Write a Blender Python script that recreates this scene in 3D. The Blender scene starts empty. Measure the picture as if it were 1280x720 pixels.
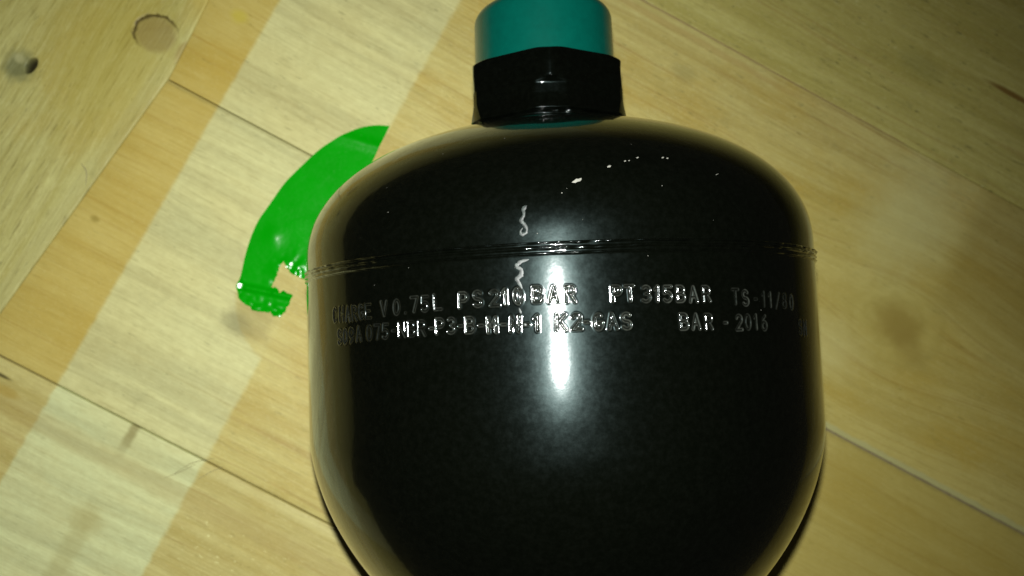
import bpy, bmesh, math, random
import numpy as np
from mathutils import Vector, Matrix
from mathutils.geometry import delaunay_2d_cdt

MM = 0.001
rng = np.random.default_rng(7)
random.seed(7)
scene = bpy.context.scene
COL = scene.collection

# ------------------------------------------------------------------ camera
# the vessel's axis is world Y (neck towards +Y), table top is at z = 0
R_BODY = 60.5
ZOFF = R_BODY + 0.25          # height of the vessel axis above the table, mm
cam_data = bpy.data.cameras.new("camera")
cam = bpy.data.objects.new("camera", cam_data)
COL.objects.link(cam)
rot = Matrix(((0.996222285, 0.033709205, -0.080030293),
              (-0.038745737, 0.997309021, -0.062237332),
              (0.077716962, 0.065103050, 0.994847560)))
cam.matrix_world = Matrix.Translation(Vector((-26.9564, -15.3548, 195.8104 + ZOFF)) * MM) @ rot.to_4x4()
cam_data.sensor_width = 36.0
cam_data.lens = 990.547 / 1280 * 36.0
cam_data.clip_start = 0.005
cam_data.clip_end = 20.0
cam_data.dof.use_dof = True
cam_data.dof.focus_distance = 0.150
cam_data.dof.aperture_fstop = 24.0
scene.camera = cam

# ------------------------------------------------------------------ light
world = bpy.data.worlds.new("World")
scene.world = world
world.use_nodes = True
bg = world.node_tree.nodes["Background"]
bg.inputs[0].default_value = (1.0, 0.93, 0.72, 1)
bg.inputs[1].default_value = 0.012

# the phone's flash: a small lamp just above and beside the lens, the only strong light
fl = bpy.data.lights.new("phone_flash", 'SPOT')
fl.energy = 3.15
fl.color = (1.0, 1.0, 0.97)
fl.shadow_soft_size = 0.0020
fl.spot_size = math.radians(140)
fl.spot_blend = 1.0
flo = bpy.data.objects.new("phone_flash", fl)
COL.objects.link(flo)
flo.location = Vector((-27.5, -2.5, 199.0 + ZOFF)) * MM
aim = Vector((-85.0, -40.0, 0)) * MM - flo.location
flo.rotation_euler = aim.to_track_quat('-Z', 'Y').to_euler()

scene.view_settings.view_transform = 'Standard'
scene.view_settings.look = 'None'
scene.view_settings.exposure = 0.0
scene.view_settings.gamma = 1.0
scene.view_settings.use_curve_mapping = False

# ------------------------------------------------------------------ node helpers
class X:
    """a socket with arithmetic"""
    def __init__(s, nt, sock): s.nt, s.k = nt, sock
    def _m(s, op, *o, clamp=False):
        n = s.nt.nodes.new('ShaderNodeMath'); n.operation = op; n.use_clamp = clamp
        for i, v in enumerate((s,) + o):
            if isinstance(v, X): s.nt.links.new(v.k, n.inputs[i])
            else: n.inputs[i].default_value = v
        return X(s.nt, n.outputs[0])
    def __add__(s, o): return s._m('ADD', o)
    __radd__ = __add__
    def __sub__(s, o): return s._m('SUBTRACT', o)
    def __rsub__(s, o): return (s * -1.0) + o
    def __mul__(s, o): return s._m('MULTIPLY', o)
    __rmul__ = __mul__
    def __truediv__(s, o): return s._m('DIVIDE', o)
    def sq(s): return s._m('MULTIPLY', s)
    def sqrt(s): return s._m('SQRT')
    def exp(s): return s._m('EXPONENT')
    def abs(s): return s._m('ABSOLUTE')
    def sin(s): return s._m('SINE')
    def pow(s, p): return s._m('POWER', p)
    def max(s, o): return s._m('MAXIMUM', o)
    def min(s, o): return s._m('MINIMUM', o)
    def clamp(s): return s._m('ADD', 0.0, clamp=True)
    def step(s, a, b):          # smooth 0 -> 1 as s runs from a to b
        n = s.nt.nodes.new('ShaderNodeMapRange'); n.interpolation_type = 'SMOOTHSTEP'
        s.nt.links.new(s.k, n.inputs[0])
        inv = a > b
        n.inputs[1].default_value, n.inputs[2].default_value = (b, a) if inv else (a, b)
        n.inputs[3].default_value, n.inputs[4].default_value = (1, 0) if inv else (0, 1)
        return X(s.nt, n.outputs[0])

def new_mat(name):
    m = bpy.data.materials.new(name); m.use_nodes = True
    nt = m.node_tree
    return m, nt, nt.nodes["Principled BSDF"]

def vec(nt, x, y, z=0.0):
    n = nt.nodes.new('ShaderNodeCombineXYZ')
    for i, v in enumerate((x, y, z)):
        if isinstance(v, X): nt.links.new(v.k, n.inputs[i])
        else: n.inputs[i].default_value = v
    return n.outputs[0]

def noise(nt, v, scale=1.0, detail=2.0, rough=0.5, dist=0.0):
    n = nt.nodes.new('ShaderNodeTexNoise')
    nt.links.new(v, n.inputs['Vector'])
    n.inputs['Scale'].default_value = scale; n.inputs['Detail'].default_value = detail
    n.inputs['Roughness'].default_value = rough; n.inputs['Distortion'].default_value = dist
    return X(nt, n.outputs['Fac'])

def mixc(nt, f, a, b, mode='MIX'):
    n = nt.nodes.new('ShaderNodeMix'); n.data_type = 'RGBA'; n.blend_type = mode
    if isinstance(f, X): nt.links.new(f.k, n.inputs[0])
    else: n.inputs[0].default_value = f
    for i, c in ((6, a), (7, b)):
        if isinstance(c, tuple): n.inputs[i].default_value = c + (1,)
        else: nt.links.new(c, n.inputs[i])
    return n.outputs[2]

def bump(nt, b, h, dist_mm, strength=1.0):
    n = nt.nodes.new('ShaderNodeBump')
    n.inputs['Strength'].default_value = strength
    n.inputs['Distance'].default_value = dist_mm * MM
    nt.links.new(h.k, n.inputs['Height'])
    nt.links.new(n.outputs[0], b.inputs['Normal'])

def coords(nt, obj=None):
    """object-space coordinates in millimetres"""
    t = nt.nodes.new('ShaderNodeTexCoord')
    if obj is not None: t.object = obj
    m = nt.nodes.new('ShaderNodeVectorMath'); m.operation = 'SCALE'
    nt.links.new(t.outputs['Object'], m.inputs[0]); m.inputs['Scale'].default_value = 1000.0
    s = nt.nodes.new('ShaderNodeSeparateXYZ'); nt.links.new(m.outputs[0], s.inputs[0])
    return m.outputs[0], X(nt, s.outputs[0]), X(nt, s.outputs[1]), X(nt, s.outputs[2])

# ------------------------------------------------------------------ object helpers
def empty(name, loc=(0, 0, 0), rz=0.0, **props):
    o = bpy.data.objects.new(name, None); COL.objects.link(o)
    o.empty_display_size = 0.02
    o.location = Vector(loc) * MM; o.rotation_euler = (0, 0, rz)
    for k, v in props.items(): o[k] = v
    return o

def link_mesh(name, me, mat, parent=None, loc=(0, 0, 0), **props):
    o = bpy.data.objects.new(name, me); COL.objects.link(o)
    me.name = name
    if mat: me.materials.append(mat)
    o.parent = parent; o.location = Vector(loc) * MM
    for k, v in props.items(): o[k] = v
    return o

def mesh_np(V, F, normals=None, smooth=True):
    """V in mm (n,3); F (m,4) or (m,3) integer array"""
    me = bpy.data.meshes.new("mesh")
    V = np.asarray(V, float) * MM; F = np.asarray(F, np.int32); k = F.shape[1]
    me.vertices.add(len(V)); me.vertices.foreach_set("co", V.astype(np.float32).ravel())
    me.loops.add(F.size); me.loops.foreach_set("vertex_index", F.ravel())
    me.polygons.add(len(F)); me.polygons.foreach_set("loop_start", np.arange(0, F.size, k, dtype=np.int32))
    me.update(calc_edges=True)
    me.polygons.foreach_set("use_smooth", np.full(len(F), smooth))
    me.validate(verbose=False)
    if normals is not None:
        me.normals_split_custom_set_from_vertices(normals.astype(np.float32))
    me.update()
    return me

def grid_faces(nr, nc, wrap=False):
    a = np.arange(nr * nc).reshape(nr, nc)
    if wrap: b = np.concatenate([a, a[:, :1]], 1)
    else: b = a
    return np.stack([b[:-1, :-1], b[1:, :-1], b[1:, 1:], b[:-1, 1:]], -1).reshape(-1, 4)

def grid_normals(P, wrap=False):
    """outward normals of P (rows, cols, 3), rows run along the axis, cols round it"""
    du = np.gradient(P, axis=0)
    if wrap:
        Q = np.concatenate([P[:, -1:], P, P[:, :1]], 1); dv = np.gradient(Q, axis=1)[:, 1:-1]
    else: dv = np.gradient(P, axis=1)
    n = np.cross(dv, du); n /= np.linalg.norm(n, axis=-1, keepdims=True) + 1e-12
    return n

def vnoise(x, y, seed=0, px=None):
    """smooth value noise; px = period along x"""
    g = np.random.default_rng(seed).random((256, 256))
    xi = np.floor(x).astype(int); yi = np.floor(y).astype(int)
    fx = x - xi; fy = y - yi; fx = fx * fx * (3 - 2 * fx); fy = fy * fy * (3 - 2 * fy)
    p = px or 256
    a = g[(xi % p) % 256, yi % 256]; b = g[((xi + 1) % p) % 256, yi % 256]
    c = g[(xi % p) % 256, (yi + 1) % 256]; d = g[((xi + 1) % p) % 256, (yi + 1) % 256]
    return (a * (1 - fx) + b * fx) * (1 - fy) + (c * (1 - fx) + d * fx) * fy - 0.5

# ------------------------------------------------------------------ table
ANG = -0.5218808
table = empty("wooden_tabletop", (0, 0, 0), ANG, kind="structure",
              label="pale pine board surface of butted planks with a bleached strip across them")

def wood(name, light, dark, bleach=None, knots=(), along='u', seed=0.0, rings=1.0, specks=0.3,
         streak=(0.30, 0.17, 0.06), streak_amt=0.35, yellow=0.0, extra=None, wobble=13.0, torn=0.25):
    m, nt, b = new_mat(name)
    P, u, v, z = coords(nt, table)
    if along == 'v': U, V = v, u
    else: U, V = u, v
    # slow drift of the grain
    wob = (noise(nt, vec(nt, U * 0.006, V * 0.012, seed), 1, 2) - 0.5) * wobble
    g = V + wob
    wk = None
    for (ku, kv, s, pull) in knots:
        if along == 'v': ku, kv = kv, ku
        du = U - ku; dv = V - kv
        r2 = du.sq() * 0.35 + dv.sq()
        w = (r2 * (-1.0 / (s * s))).exp()
        # grain lines pushed round the knot
        g = g + (dv * (-pull)) * w
        e = ((du.sq() * 1.0 + dv.sq()) * (-1.0 / (s * s * 0.25))).exp()
        wk = e if wk is None else wk.max(e)
    n_ring = noise(nt, vec(nt, U * 0.004, g * 0.16 * rings, seed + 3), 1, 3, 0.6)
    n_line = noise(nt, vec(nt, U * 0.010, g * 0.62 * rings, seed + 5), 1, 3, 0.6)
    n_fib = noise(nt, vec(nt, U * 0.11, V * 2.2 + wob * 0.4, seed + 9), 1, 3, 0.6)
    n_blot = noise(nt, vec(nt, U * 0.03, V * 0.05, seed + 12), 1, 3, 0.6)
    n_fine = noise(nt, vec(nt, U * 0.9, V * 1.6, seed + 15), 1, 2, 0.7)
    base = mixc(nt, (n_ring.step(0.38, 0.66) * 0.75 + n_blot.step(0.3, 0.75) * 0.25), light, dark)
    line = n_line.step(0.56, 0.72) * streak_amt
    base = mixc(nt, line, base, streak)
    hair = noise(nt, vec(nt, U * 0.03, g * 1.9, seed + 7), 1, 3, 0.6).step(0.54, 0.70)
    base = mixc(nt, hair * (streak_amt * 0.75), base, streak)
    if yellow:
        base = mixc(nt, n_blot.step(0.45, 0.7) * yellow, base, (0.48, 0.32, 0.07))
    if bleach:
        (pa, pb, colr, amt) = bleach
        wv = (noise(nt, vec(nt, u * 0.3, v * 0.35, 2.0), 1, 3) - 0.5) * 1.7
        uu = u + wv
        mask = uu.step(-117.2, -115.8) * uu.step(-64.6, -66.4)
        # unbleached round patch where a label sat
        du = u + 60.0; dv = v + 36.5
        rr = (du.sq() + dv.sq()).sqrt() + (noise(nt, P, 0.25, 2) - 0.5) * 2.0
        ring = noise(nt, vec(nt, u * 0.05, v * 0.12, 4.0), 1, 2).step(0.35, 0.65)
        keep = 1.0 - rr.step(24.5, 23.0) * 0.85
        pale = mixc(nt, n_ring.step(0.40, 0.66), colr, tuple(c * 0.80 for c in colr))
        pale = mixc(nt, n_line.step(0.56, 0.70) * 0.30, pale, (0.36, 0.30, 0.15))
        pale = mixc(nt, hair * 0.14, pale, (0.36, 0.30, 0.15))
        pale = mixc(nt, n_blot.step(0.35, 0.7) * 0.25, pale, (0.60, 0.50, 0.27))
        base = mixc(nt, mask * keep * amt, base, pale)
    # fibres and pores
    fibc = n_fib.step(0.30, 0.72)
    base = mixc(nt, fibc * 0.16, base, (0.20, 0.14, 0.05))
    base = mixc(nt, n_fine.step(0.52, 0.75) * 0.20, base, (0.75, 0.7, 0.5))
    pore = noise(nt, vec(nt, U * 0.22, V * 1.1, seed + 21), 1, 2, 0.6).step(0.66, 0.74)
    base = mixc(nt, pore * specks, base, (0.09, 0.085, 0.04))
    tn = noise(nt, vec(nt, U * 0.09 + wob * 0.05, V * 0.95 + wob * 0.2, seed + 41), 1, 4, 0.65)
    base = mixc(nt, tn.step(0.56, 0.70) * torn, base, (0.19, 0.16, 0.06))
    base = mixc(nt, tn.step(0.44, 0.33) * torn * 0.7, base, (0.66, 0.62, 0.38))
    mott = noise(nt, vec(nt, U * 0.35, V * 0.45, seed + 51), 1, 3, 0.6)
    base = mixc(nt, (mott - 0.3).clamp() * 0.42, base, (0.26, 0.2, 0.07))
    grime_rim_light = noise(nt, vec(nt, u * 0.08, v * 0.11, seed + 31), 1, 4, 0.65).step(0.60, 0.78)
    base = mixc(nt, grime_rim_light * specks * 0.5, base, (0.13, 0.125, 0.08))
    rough = n_fine * 0.2 + 0.42
    h = n_fib * 0.35 + n_fine * 0.25 + n_line * 0.4 + tn * (torn * 1.2)
    if extra: base, h = extra(nt, base, h, u, v, P, n_fine)
    base = mixc(nt, 1.0, base, (1.055, 1.11, 0.78), 'MULTIPLY')
    nt.links.new(base, b.inputs['Base Color'])
    nt.links.new(rough.k, b.inputs['Roughness'])
    b.inputs['Specular IOR Level'].default_value = 0.35
    bump(nt, b, h, 0.22)
    return m

def blob(nt, u, v, cu, cv, ru, rv, soft=0.3, wob=None, rotr=0.0):
    du, dv = u - cu, v - cv
    if rotr:
        c, s = math.cos(rotr), math.sin(rotr)
        du, dv = du * c + dv * s, dv * c - du * s
    r = ((du / ru).sq() + (dv / rv).sq()).sqrt()
    if wob is not None: r = r + wob
    return r.step(1.0 + soft, 1.0 - soft)

def x_left(nt, base, h, u, v, P, nf):
    w = (noise(nt, P, 0.35, 3) - 0.5) * 0.7
    # golden halo round the big knot
    base = mixc(nt, blob(nt, u, v, -153, 2, 17, 26, 0.6, w, 0.3) * 0.42, base, (0.40, 0.30, 0.045))
    base = mixc(nt, blob(nt, u, v, -176, 30, 30, 40, 0.6, w) * 0.25, base, (0.33, 0.26, 0.05))
    # knot: grey-brown heart with a dark bark crescent
    w2 = (noise(nt, P, 0.5, 2) - 0.5) * 0.25
    k = blob(nt, u, v, -145, 16, 6.6, 5.8, 0.22, w2)
    base = mixc(nt, k * 0.5, base, (0.225, 0.15, 0.07))
    ring = blob(nt, u, v, -145, 16, 7.4, 6.6, 0.07, w2) * (1.0 - blob(nt, u, v, -144.2, 15.6, 7.0, 6.1, 0.09, w2))
    base = mixc(nt, blob(nt, u, v, -134.5, 15.0, 2.2, 4.0, 0.4, w) * 0.45, base, (0.25, 0.14, 0.04))
    sn = (v - 16.0) - (u + 145.0)
    base = mixc(nt, ring * sn.step(-5.0, 2.0) * 0.9, base, (0.075, 0.05, 0.015))
    # pale sawn arris
    eu = u - (v.min(6.0) - 6.0) * 0.09 + (v.max(6.0) - 6.0) * 0.06 + (noise(nt, vec(nt, v * 0.12, 0.0), 1, 3) - 0.5) * 1.6
    base = mixc(nt, eu.step(-140.2, -138.8) * v.step(14, 0) * 0.25, base, (0.42, 0.38, 0.22))
    base = mixc(nt, (u + (noise(nt, P, 0.15, 2) - 0.5) * 8.0).step(-146, -136) * v.step(18, 34) * 0.6, base, (0.50, 0.36, 0.09))
    # grey weathering round the nail hole
    base = mixc(nt, blob(nt, u, v, -176.5, -13.5, 4.6, 4.8, 0.5, w) * 0.7, base, (0.10, 0.115, 0.075))
    base = mixc(nt, blob(nt, u, v, -177.5, -11.2, 1.8, 1.4, 0.5, w) * 0.6, base, (0.45, 0.42, 0.27))
    base = mixc(nt, blob(nt, u, v, -173.4, -11.6, 1.5, 2.5, 0.2), base, (0.03, 0.025, 0.012))  # inside of the hole darkened in the colour to deepen its shade
    return base, h

def x_p1(nt, base, h, u, v, P, nf):
    w = (noise(nt, P, 0.4, 3) - 0.5) * 0.8
    base = mixc(nt, blob(nt, u, v, -75.0, -50.5, 7.0, 7.0, 0.5, w) * 0.40, base, (0.22, 0.17, 0.08))
    base = mixc(nt, blob(nt, u, v, -78.0, -53.0, 4.2, 3.0, 0.6, w) * 0.32, base, (0.14, 0.14, 0.085))
    base = mixc(nt, blob(nt, u, v, -132.0, -45.0, 1.4, 0.9, 0.6, w) * 0.7, base, (0.12, 0.10, 0.03))
    base = mixc(nt, blob(nt, u, v, -85.0, -22.0, 1.2, 0.7, 0.6, w) * 0.6, base, (0.18, 0.15, 0.07))
    base = mixc(nt, u.step(85, 125) * 0.6, base, (0.36, 0.27, 0.065))
    base = mixc(nt, u.step(-115.5, -117.5) * 0.42, base, (0.50, 0.34, 0.07))
    # slightly chipped arris beside the joint
    e = (v + (noise(nt, vec(nt, u * 0.25, 0.0), 1, 3) - 0.5) * 2.2).step(3.4, 4.4)
    base = mixc(nt, e * 0.35, base, (0.22, 0.18, 0.09))
    return base, h

def x_p0(nt, base, h, u, v, P, nf):
    w = (noise(nt, P, 0.4, 3) - 0.5) * 0.8
    s = (u + (noise(nt, vec(nt, v * 0.2, 1.0), 1, 2) - 0.5) * 1.6)
    sm = s.step(-91.6, -90.0) * s.step(-87.2, -88.8)
    base = mixc(nt, sm * v.step(-108, -98) * 0.65, base, (0.20, 0.15, 0.05))
    base = mixc(nt, blob(nt, u, v, -88.5, -127.0, 5.0, 4.0, 0.6, w) * 0.35, base, (0.38, 0.30, 0.12))
    base = mixc(nt, blob(nt, u, v, -88.5, -140.0, 3.0, 16.0, 0.6, w) * 0.4, base, (0.36, 0.31, 0.15))
    # broad brown ring running on from the pale strip
    bandv = v + (noise(nt, vec(nt, u * 0.02, 3.0), 1, 2) - 0.5) * 5.0
    rr = bandv.step(-112.5, -109.5) * bandv.step(-103.0, -106.0)
    base = mixc(nt, rr * 0.3, base, (0.34, 0.24, 0.10))
    base = mixc(nt, blob(nt, u, v, -129.0, -104.0, 4.0, 1.6, 0.5, w) * 0.5, base, (0.36, 0.22, 0.03))
    base = mixc(nt, blob(nt, u, v, -133.0, -100.3, 3.6, 0.5, 0.5) * 0.85, base, (0.06, 0.045, 0.015))
    # shine spots painted in as pale flecks
    fl_ = noise(nt, vec(nt, u * 0.35, v * 0.9, 8.0), 1, 2, 0.6).step(0.64, 0.74)
    zone = blob(nt, u, v, -42, -118, 26, 10, 0.6)
    base = mixc(nt, fl_ * zone * 0.8, base, (0.8, 0.75, 0.48))
    return base, h

def x_p2(nt, base, h, u, v, P, nf):
    w = (noise(nt, P, 0.25, 3) - 0.5) * 0.6
    # knot at the right with pale rings round it
    base = mixc(nt, blob(nt, u, v, 114, 48, 17, 14, 0.4, w) * 0.40, base, (0.52, 0.46, 0.22))
    r = ((((u - 114.0) / 1.1).sq() + (v - 48.0).sq()).sqrt() + (noise(nt, P, 0.12, 2) - 0.5) * 13.0)
    rings_ = ((r * 0.9 + 1.0).sin() * 0.5 + 0.5) * r.step(24, 9)
    base = mixc(nt, rings_ * 0.22, base, (0.25, 0.19, 0.055))
    base = mixc(nt, blob(nt, u, v, 115, 48, 8.5, 6.2, 0.5, w) * 0.72, base, (0.23, 0.155, 0.05))
    base = mixc(nt, blob(nt, u, v, 121, 43, 9, 4.0, 0.6, w, -0.5) * 0.5, base, (0.22, 0.15, 0.055))
    base = mixc(nt, u.step(-115.5, -117.5) * 0.42, base, (0.50, 0.34, 0.07))
    base = mixc(nt, u.step(20, 90) * v.step(95, 70) * 0.3, base, (0.46, 0.35, 0.08))
    # soft whitish rub beyond
    base = mixc(nt, blob(nt, u, v, 104, 84, 15, 19, 0.75, w, -0.2) * 0.42, base, (0.60, 0.58, 0.38))
    base = mixc(nt, u.step(118, 128) * v.step(45, 75) * 0.4, base, (0.24, 0.17, 0.045))
    base = mixc(nt, blob(nt, u, v, 96, 30, 12, 9, 0.7, w) * 0.4, base, (0.58, 0.52, 0.30))
    # red-brown hairline along the upper joint
    e = v + (noise(nt, vec(nt, u * 0.04, 0.0), 1, 3) - 0.5) * 3.0
    base = mixc(nt, e.step(99.5, 101.0) * e.step(103.0, 101.5) * u.step(75, 30) * 0.35, base, (0.34, 0.19, 0.07))
    # grey specks near the far end
    base = mixc(nt, blob(nt, u, v, 12, 89, 4.5, 2.6, 0.6, w) * 0.25, base, (0.16, 0.15, 0.085))
    # chalky filler in the lower joint
    sm = (v + (noise(nt, vec(nt, u * 0.15, 5.0), 1, 3) - 0.5) * 2.5)
    base = mixc(nt, sm.step(7.6, 6.4) * u.step(100, 108) * 0.5, base, (0.42, 0.44, 0.32))
    base = mixc(nt, blob(nt, u, v, -122, 52, 3.0, 1.6, 0.6, w) * 0.7, base, (0.75, 0.68, 0.42))
    base = mixc(nt, blob(nt, u, v, -125, 34, 2.6, 2.0, 0.6, w) * 0.6, base, (0.5, 0.40, 0.05))
    return base, h

def x_p3(nt, base, h, u, v, P, nf):
    w = (noise(nt, P, 0.4, 3) - 0.5) * 0.6
    base = mixc(nt, blob(nt, u, v, 117, 139.2, 9, 1.0, 0.5) * 0.85, base, (0.16, 0.075, 0.015))
    base = mixc(nt, blob(nt, u, v, 84, 132, 8, 4, 0.6, w) * 0.2, base, (0.12, 0.13, 0.065))
    d = noise(nt, vec(nt, u * 0.12, v * 0.45, 33.0), 1, 3, 0.65).step(0.62, 0.74)
    base = mixc(nt, d * 0.55, base, (0.13, 0.12, 0.05))
    p = noise(nt, vec(nt, u * 0.25, v * 0.5, 43.0), 1, 3, 0.65).step(0.66, 0.76)
    base = mixc(nt, p * 0.4, base, (0.65, 0.62, 0.42))
    return base, h

PALE = (0.66, 0.63, 0.42)
TAN, TAN_D = (0.60, 0.51, 0.25), (0.48, 0.375, 0.15)
m_p0 = wood("pine_lower", (0.60, 0.52, 0.28), (0.45, 0.36, 0.15), (0, 0, (0.68, 0.70, 0.50), 1.0), seed=1.0, streak_amt=0.42, specks=0.25, yellow=0.2, extra=x_p0)
m_p1 = wood("pine_middle", TAN, TAN_D, (0, 0, PALE, 0.95), seed=4.2, streak_amt=0.42, specks=0.3, yellow=0.3, extra=x_p1)
m_p2 = wood("pine_upper", (0.57, 0.48, 0.23), (0.45, 0.35, 0.135), (0, 0, (0.64, 0.60, 0.39), 0.95), seed=7.7,
            knots=((114, 48, 22, 0.9),), streak_amt=0.55, specks=0.4, yellow=0.45, extra=x_p2)
m_p3 = wood("pine_far", (0.52, 0.46, 0.20), (0.40, 0.34, 0.115), (0, 0, (0.6, 0.57, 0.36), 0.9), seed=11.3, streak_amt=0.45, specks=0.8, extra=x_p3)
m_left = wood("pine_end_board", (0.55, 0.51, 0.27), (0.42, 0.37, 0.15), None, along='v', seed=15.1,
              knots=((-145, 16, 20, 0.95), (-176, -12, 9, 0.8)), rings=1.25, streak_amt=0.42,
              streak=(0.22, 0.17, 0.06), specks=0.55, yellow=0.25, extra=x_left, torn=0.6, wobble=20.0)

def axis_samples(a, b, coarse, dense=()):
    """sample positions from a to b; dense = ((lo, hi, step), ...)"""
    s = set(np.round(np.arange(a, b, coarse), 3)) | {round(a, 3), round(b, 3)}
    for lo, hi, st in dense: s |= set(np.round(np.arange(max(lo, a), min(hi, b), st), 3))
    s = np.array(sorted(s)); keep = np.r_[True, np.diff(s) > 0.02]
    return s[keep]

def board(name, u0, u1, v0, v1, top, mat, bev=0.5, bev_u1=None, dense_u=(), dense_v=(), hf=None, thick=18.0, kind='plank'):
    """one plank: a height-field top with rounded arrises and plain sides; origin at its centre"""
    eps = (0, 0.12, 0.3, 0.6, 1.0)
    us = np.unique(np.r_[axis_samples(u0, u1, 8, dense_u), [u0 + bev * e for e in eps], [u1 - (bev_u1 or bev) * e for e in eps]])
    vs = np.unique(np.r_[axis_samples(v0, v1, 4, dense_v), [v0 + bev * e for e in eps], [v1 - bev * e for e in eps]])
    UU, VV = np.meshgrid(us, vs, indexing='ij')
    def rnd(d, b):
        t = np.clip(1 - d / b, 0, 1); return b * (1 - np.sqrt(np.clip(1 - t * t, 0, 1)))
    Z = top - np.maximum(np.maximum(rnd(UU - u0, bev), rnd(u1 - UU, bev_u1 or bev) * (0.32 if bev_u1 else 1)), np.maximum(rnd(VV - v0, bev), rnd(v1 - VV, bev)))
    if hf is not None: Z = Z + hf(UU, VV)
    wu = np.ones_like(UU) if kind == 'end' else np.clip((u1 - UU) / (u1 - u0), 0, 1)
    UU = UU + (slant(VV) - E_U) * wu
    cu, cv = (u0 + u1) / 2, (v0 + v1) / 2
    P = np.stack([UU - cu, VV - cv, Z], -1)
    nu, nv = len(us), len(vs)
    F = grid_faces(nu, nv)
    V = P.reshape(-1, 3)
    idx = np.arange(nu * nv).reshape(nu, nv)
    loop = np.r_[idx[:, 0], idx[-1, 1:], idx[::-1, -1][1:], idx[0, ::-1][1:-1]]
    low = V[loop].copy(); low[:, 2] = -thick
    n0 = len(V); V = np.vstack([V, low]); L = len(loop)
    a = np.arange(L); b2 = (a + 1) % L
    side = np.stack([loop[a], n0 + a, n0 + b2, loop[b2]], -1)
    Fall = np.vstack([F[:, ::1], side])
    me = mesh_np(V, Fall)
    o = link_mesh(name, me, mat, table, (cu, cv, 0))
    me.set_sharp_from_angle(angle=math.radians(50))
    return o

E_U = -134.5       # where the end board meets the planks
def slant(v): return E_U + 0.09 * np.minimum(v - 6, 0) - 0.06 * np.maximum(v - 6, 0)
def hf_left(u, v):
    u = u + slant(v) - E_U
    z = 0.10 * vnoise(u * 0.6 + 50, v * 0.04 + 50, 3)
    d = np.hypot((u + 173.4) / 1.35, (v + 11.6) / 2.3)
    z = z - 5.0 / (1 + np.exp((d - 1.0) / 0.09))
    # crescent crack round the knot
    dk = np.hypot((u + 145) / 7.2, (v - 16) / 6.4)
    cr = np.exp(-((dk - 1.0) / 0.035) ** 2) * np.clip(((v - 16) - (u + 145) + 5) / 7, 0, 1)
    z = z - 0.45 * cr - 0.04 * np.exp(-dk ** 4)
    d2 = np.hypot((u + 177.0) / 3.2, (v + 13.0) / 3.0)
    z = z - 0.5 * np.exp(-d2 ** 4)
    return z
def hf_p(seed):
    def f(u, v): return 0.07 * vnoise(u * 0.03 + 40, v * 0.5 + 80, seed)
    return f

board("plank", E_U - 139, E_U, -240, 300, 0.15, m_left, bev=0.25, bev_u1=0.9, kind='end',
      dense_u=((-181, -166, 0.22), (-156, -134, 0.3)), dense_v=((-19, -5, 0.3), (5, 27, 0.3)), hf=hf_left)
P_U0, P_U1 = E_U + 0.15, 262
board("plank", P_U0, P_U1, -195.3, -95.55, 0, m_p0, bev=0.42, hf=hf_p(11))
board("plank", P_U0, P_U1, -95.05, 4.85, 0, m_p1, bev=0.42, hf=hf_p(12))
board("plank", P_U0, P_U1, 5.12, 104.45, 0, m_p2, bev=0.34, hf=hf_p(13))
board("plank", P_U0, P_U1, 104.75, 204.2, 0, m_p3, bev=0.42, hf=hf_p(14))
board("plank", P_U0, P_U1, 204.6, 304.0, 0, m_p1, bev=0.42, hf=hf_p(15))
board("plank", P_U0, P_U1, -295.5, -195.8, 0, m_p3, bev=0.42, hf=hf_p(16))
# dark board underneath, seen only down the joints
md, ntd, bd = new_mat("dark_underlay")
_, uu, vv, zz = coords(ntd, table)
nn = noise(ntd, vec(ntd, uu * 0.1, vv * 0.1), 1, 2)
ntd.links.new(mixc(ntd, nn, (0.05, 0.04, 0.02), (0.09, 0.07, 0.035)), bd.inputs['Base Color'])
bm = bmesh.new(); bmesh.ops.create_cube(bm, size=1.0)
bmesh.ops.scale(bm, vec=(0.545, 0.60, 0.010), verts=bm.verts)
me = bpy.data.meshes.new("underlay"); bm.to_mesh(me); bm.free()
link_mesh("underlay", me, md, table, (-8, 4, -23.05))

# ------------------------------------------------------------------ paints
def black_paint(name, rough=0.27, coat_rough=0.075, peel=0.016, scale=0.35):
    m, nt, b = new_mat(name)
    P, x, y, z = coords(nt)
    n1 = noise(nt, P, scale, 3, 0.5)
    n2 = noise(nt, P, 2.2, 2, 0.6)
    dust = noise(nt, P, 0.8, 5, 0.75).step(0.30, 0.80)
    nt.links.new(mixc(nt, dust, (0.0006, 0.0009, 0.0004), (0.0014, 0.0018, 0.0011)), b.inputs['Base Color'])
    nt.links.new((dust * 0.06 + rough).k, b.inputs['Roughness'])
    nt.links.new((dust * 0.04 + 0.055).k, b.inputs['Specular IOR Level'])
    b.inputs['Specular Tint'].default_value = (0.66, 0.97, 0.95, 1)
    b.inputs['Coat Weight'].default_value = 1.0
    nt.links.new((n2 * 0.04 + coat_rough - 0.02).k, b.inputs['Coat Roughness'])
    b.inputs['Coat IOR'].default_value = 1.5
    n = nt.nodes.new('ShaderNodeBump'); n.inputs['Distance'].default_value = peel * MM
    h = n1 + n2 * 0.12
    nt.links.new(h.k, n.inputs['Height'])
    nt.links.new(n.outputs[0], b.inputs['Normal']); nt.links.new(n.outputs[0], b.inputs['Coat Normal'])
    return m
m_black = black_paint("glossy_black_paint")
m_stamp = black_paint("black_paint_with_painted_rim_light")
nt = m_stamp.node_tree; b = nt.nodes["Principled BSDF"]
at_ = nt.nodes.new('ShaderNodeAttribute'); at_.attribute_name = "grime_rim_light"
src = b.inputs['Base Color'].links[0].from_socket
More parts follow.
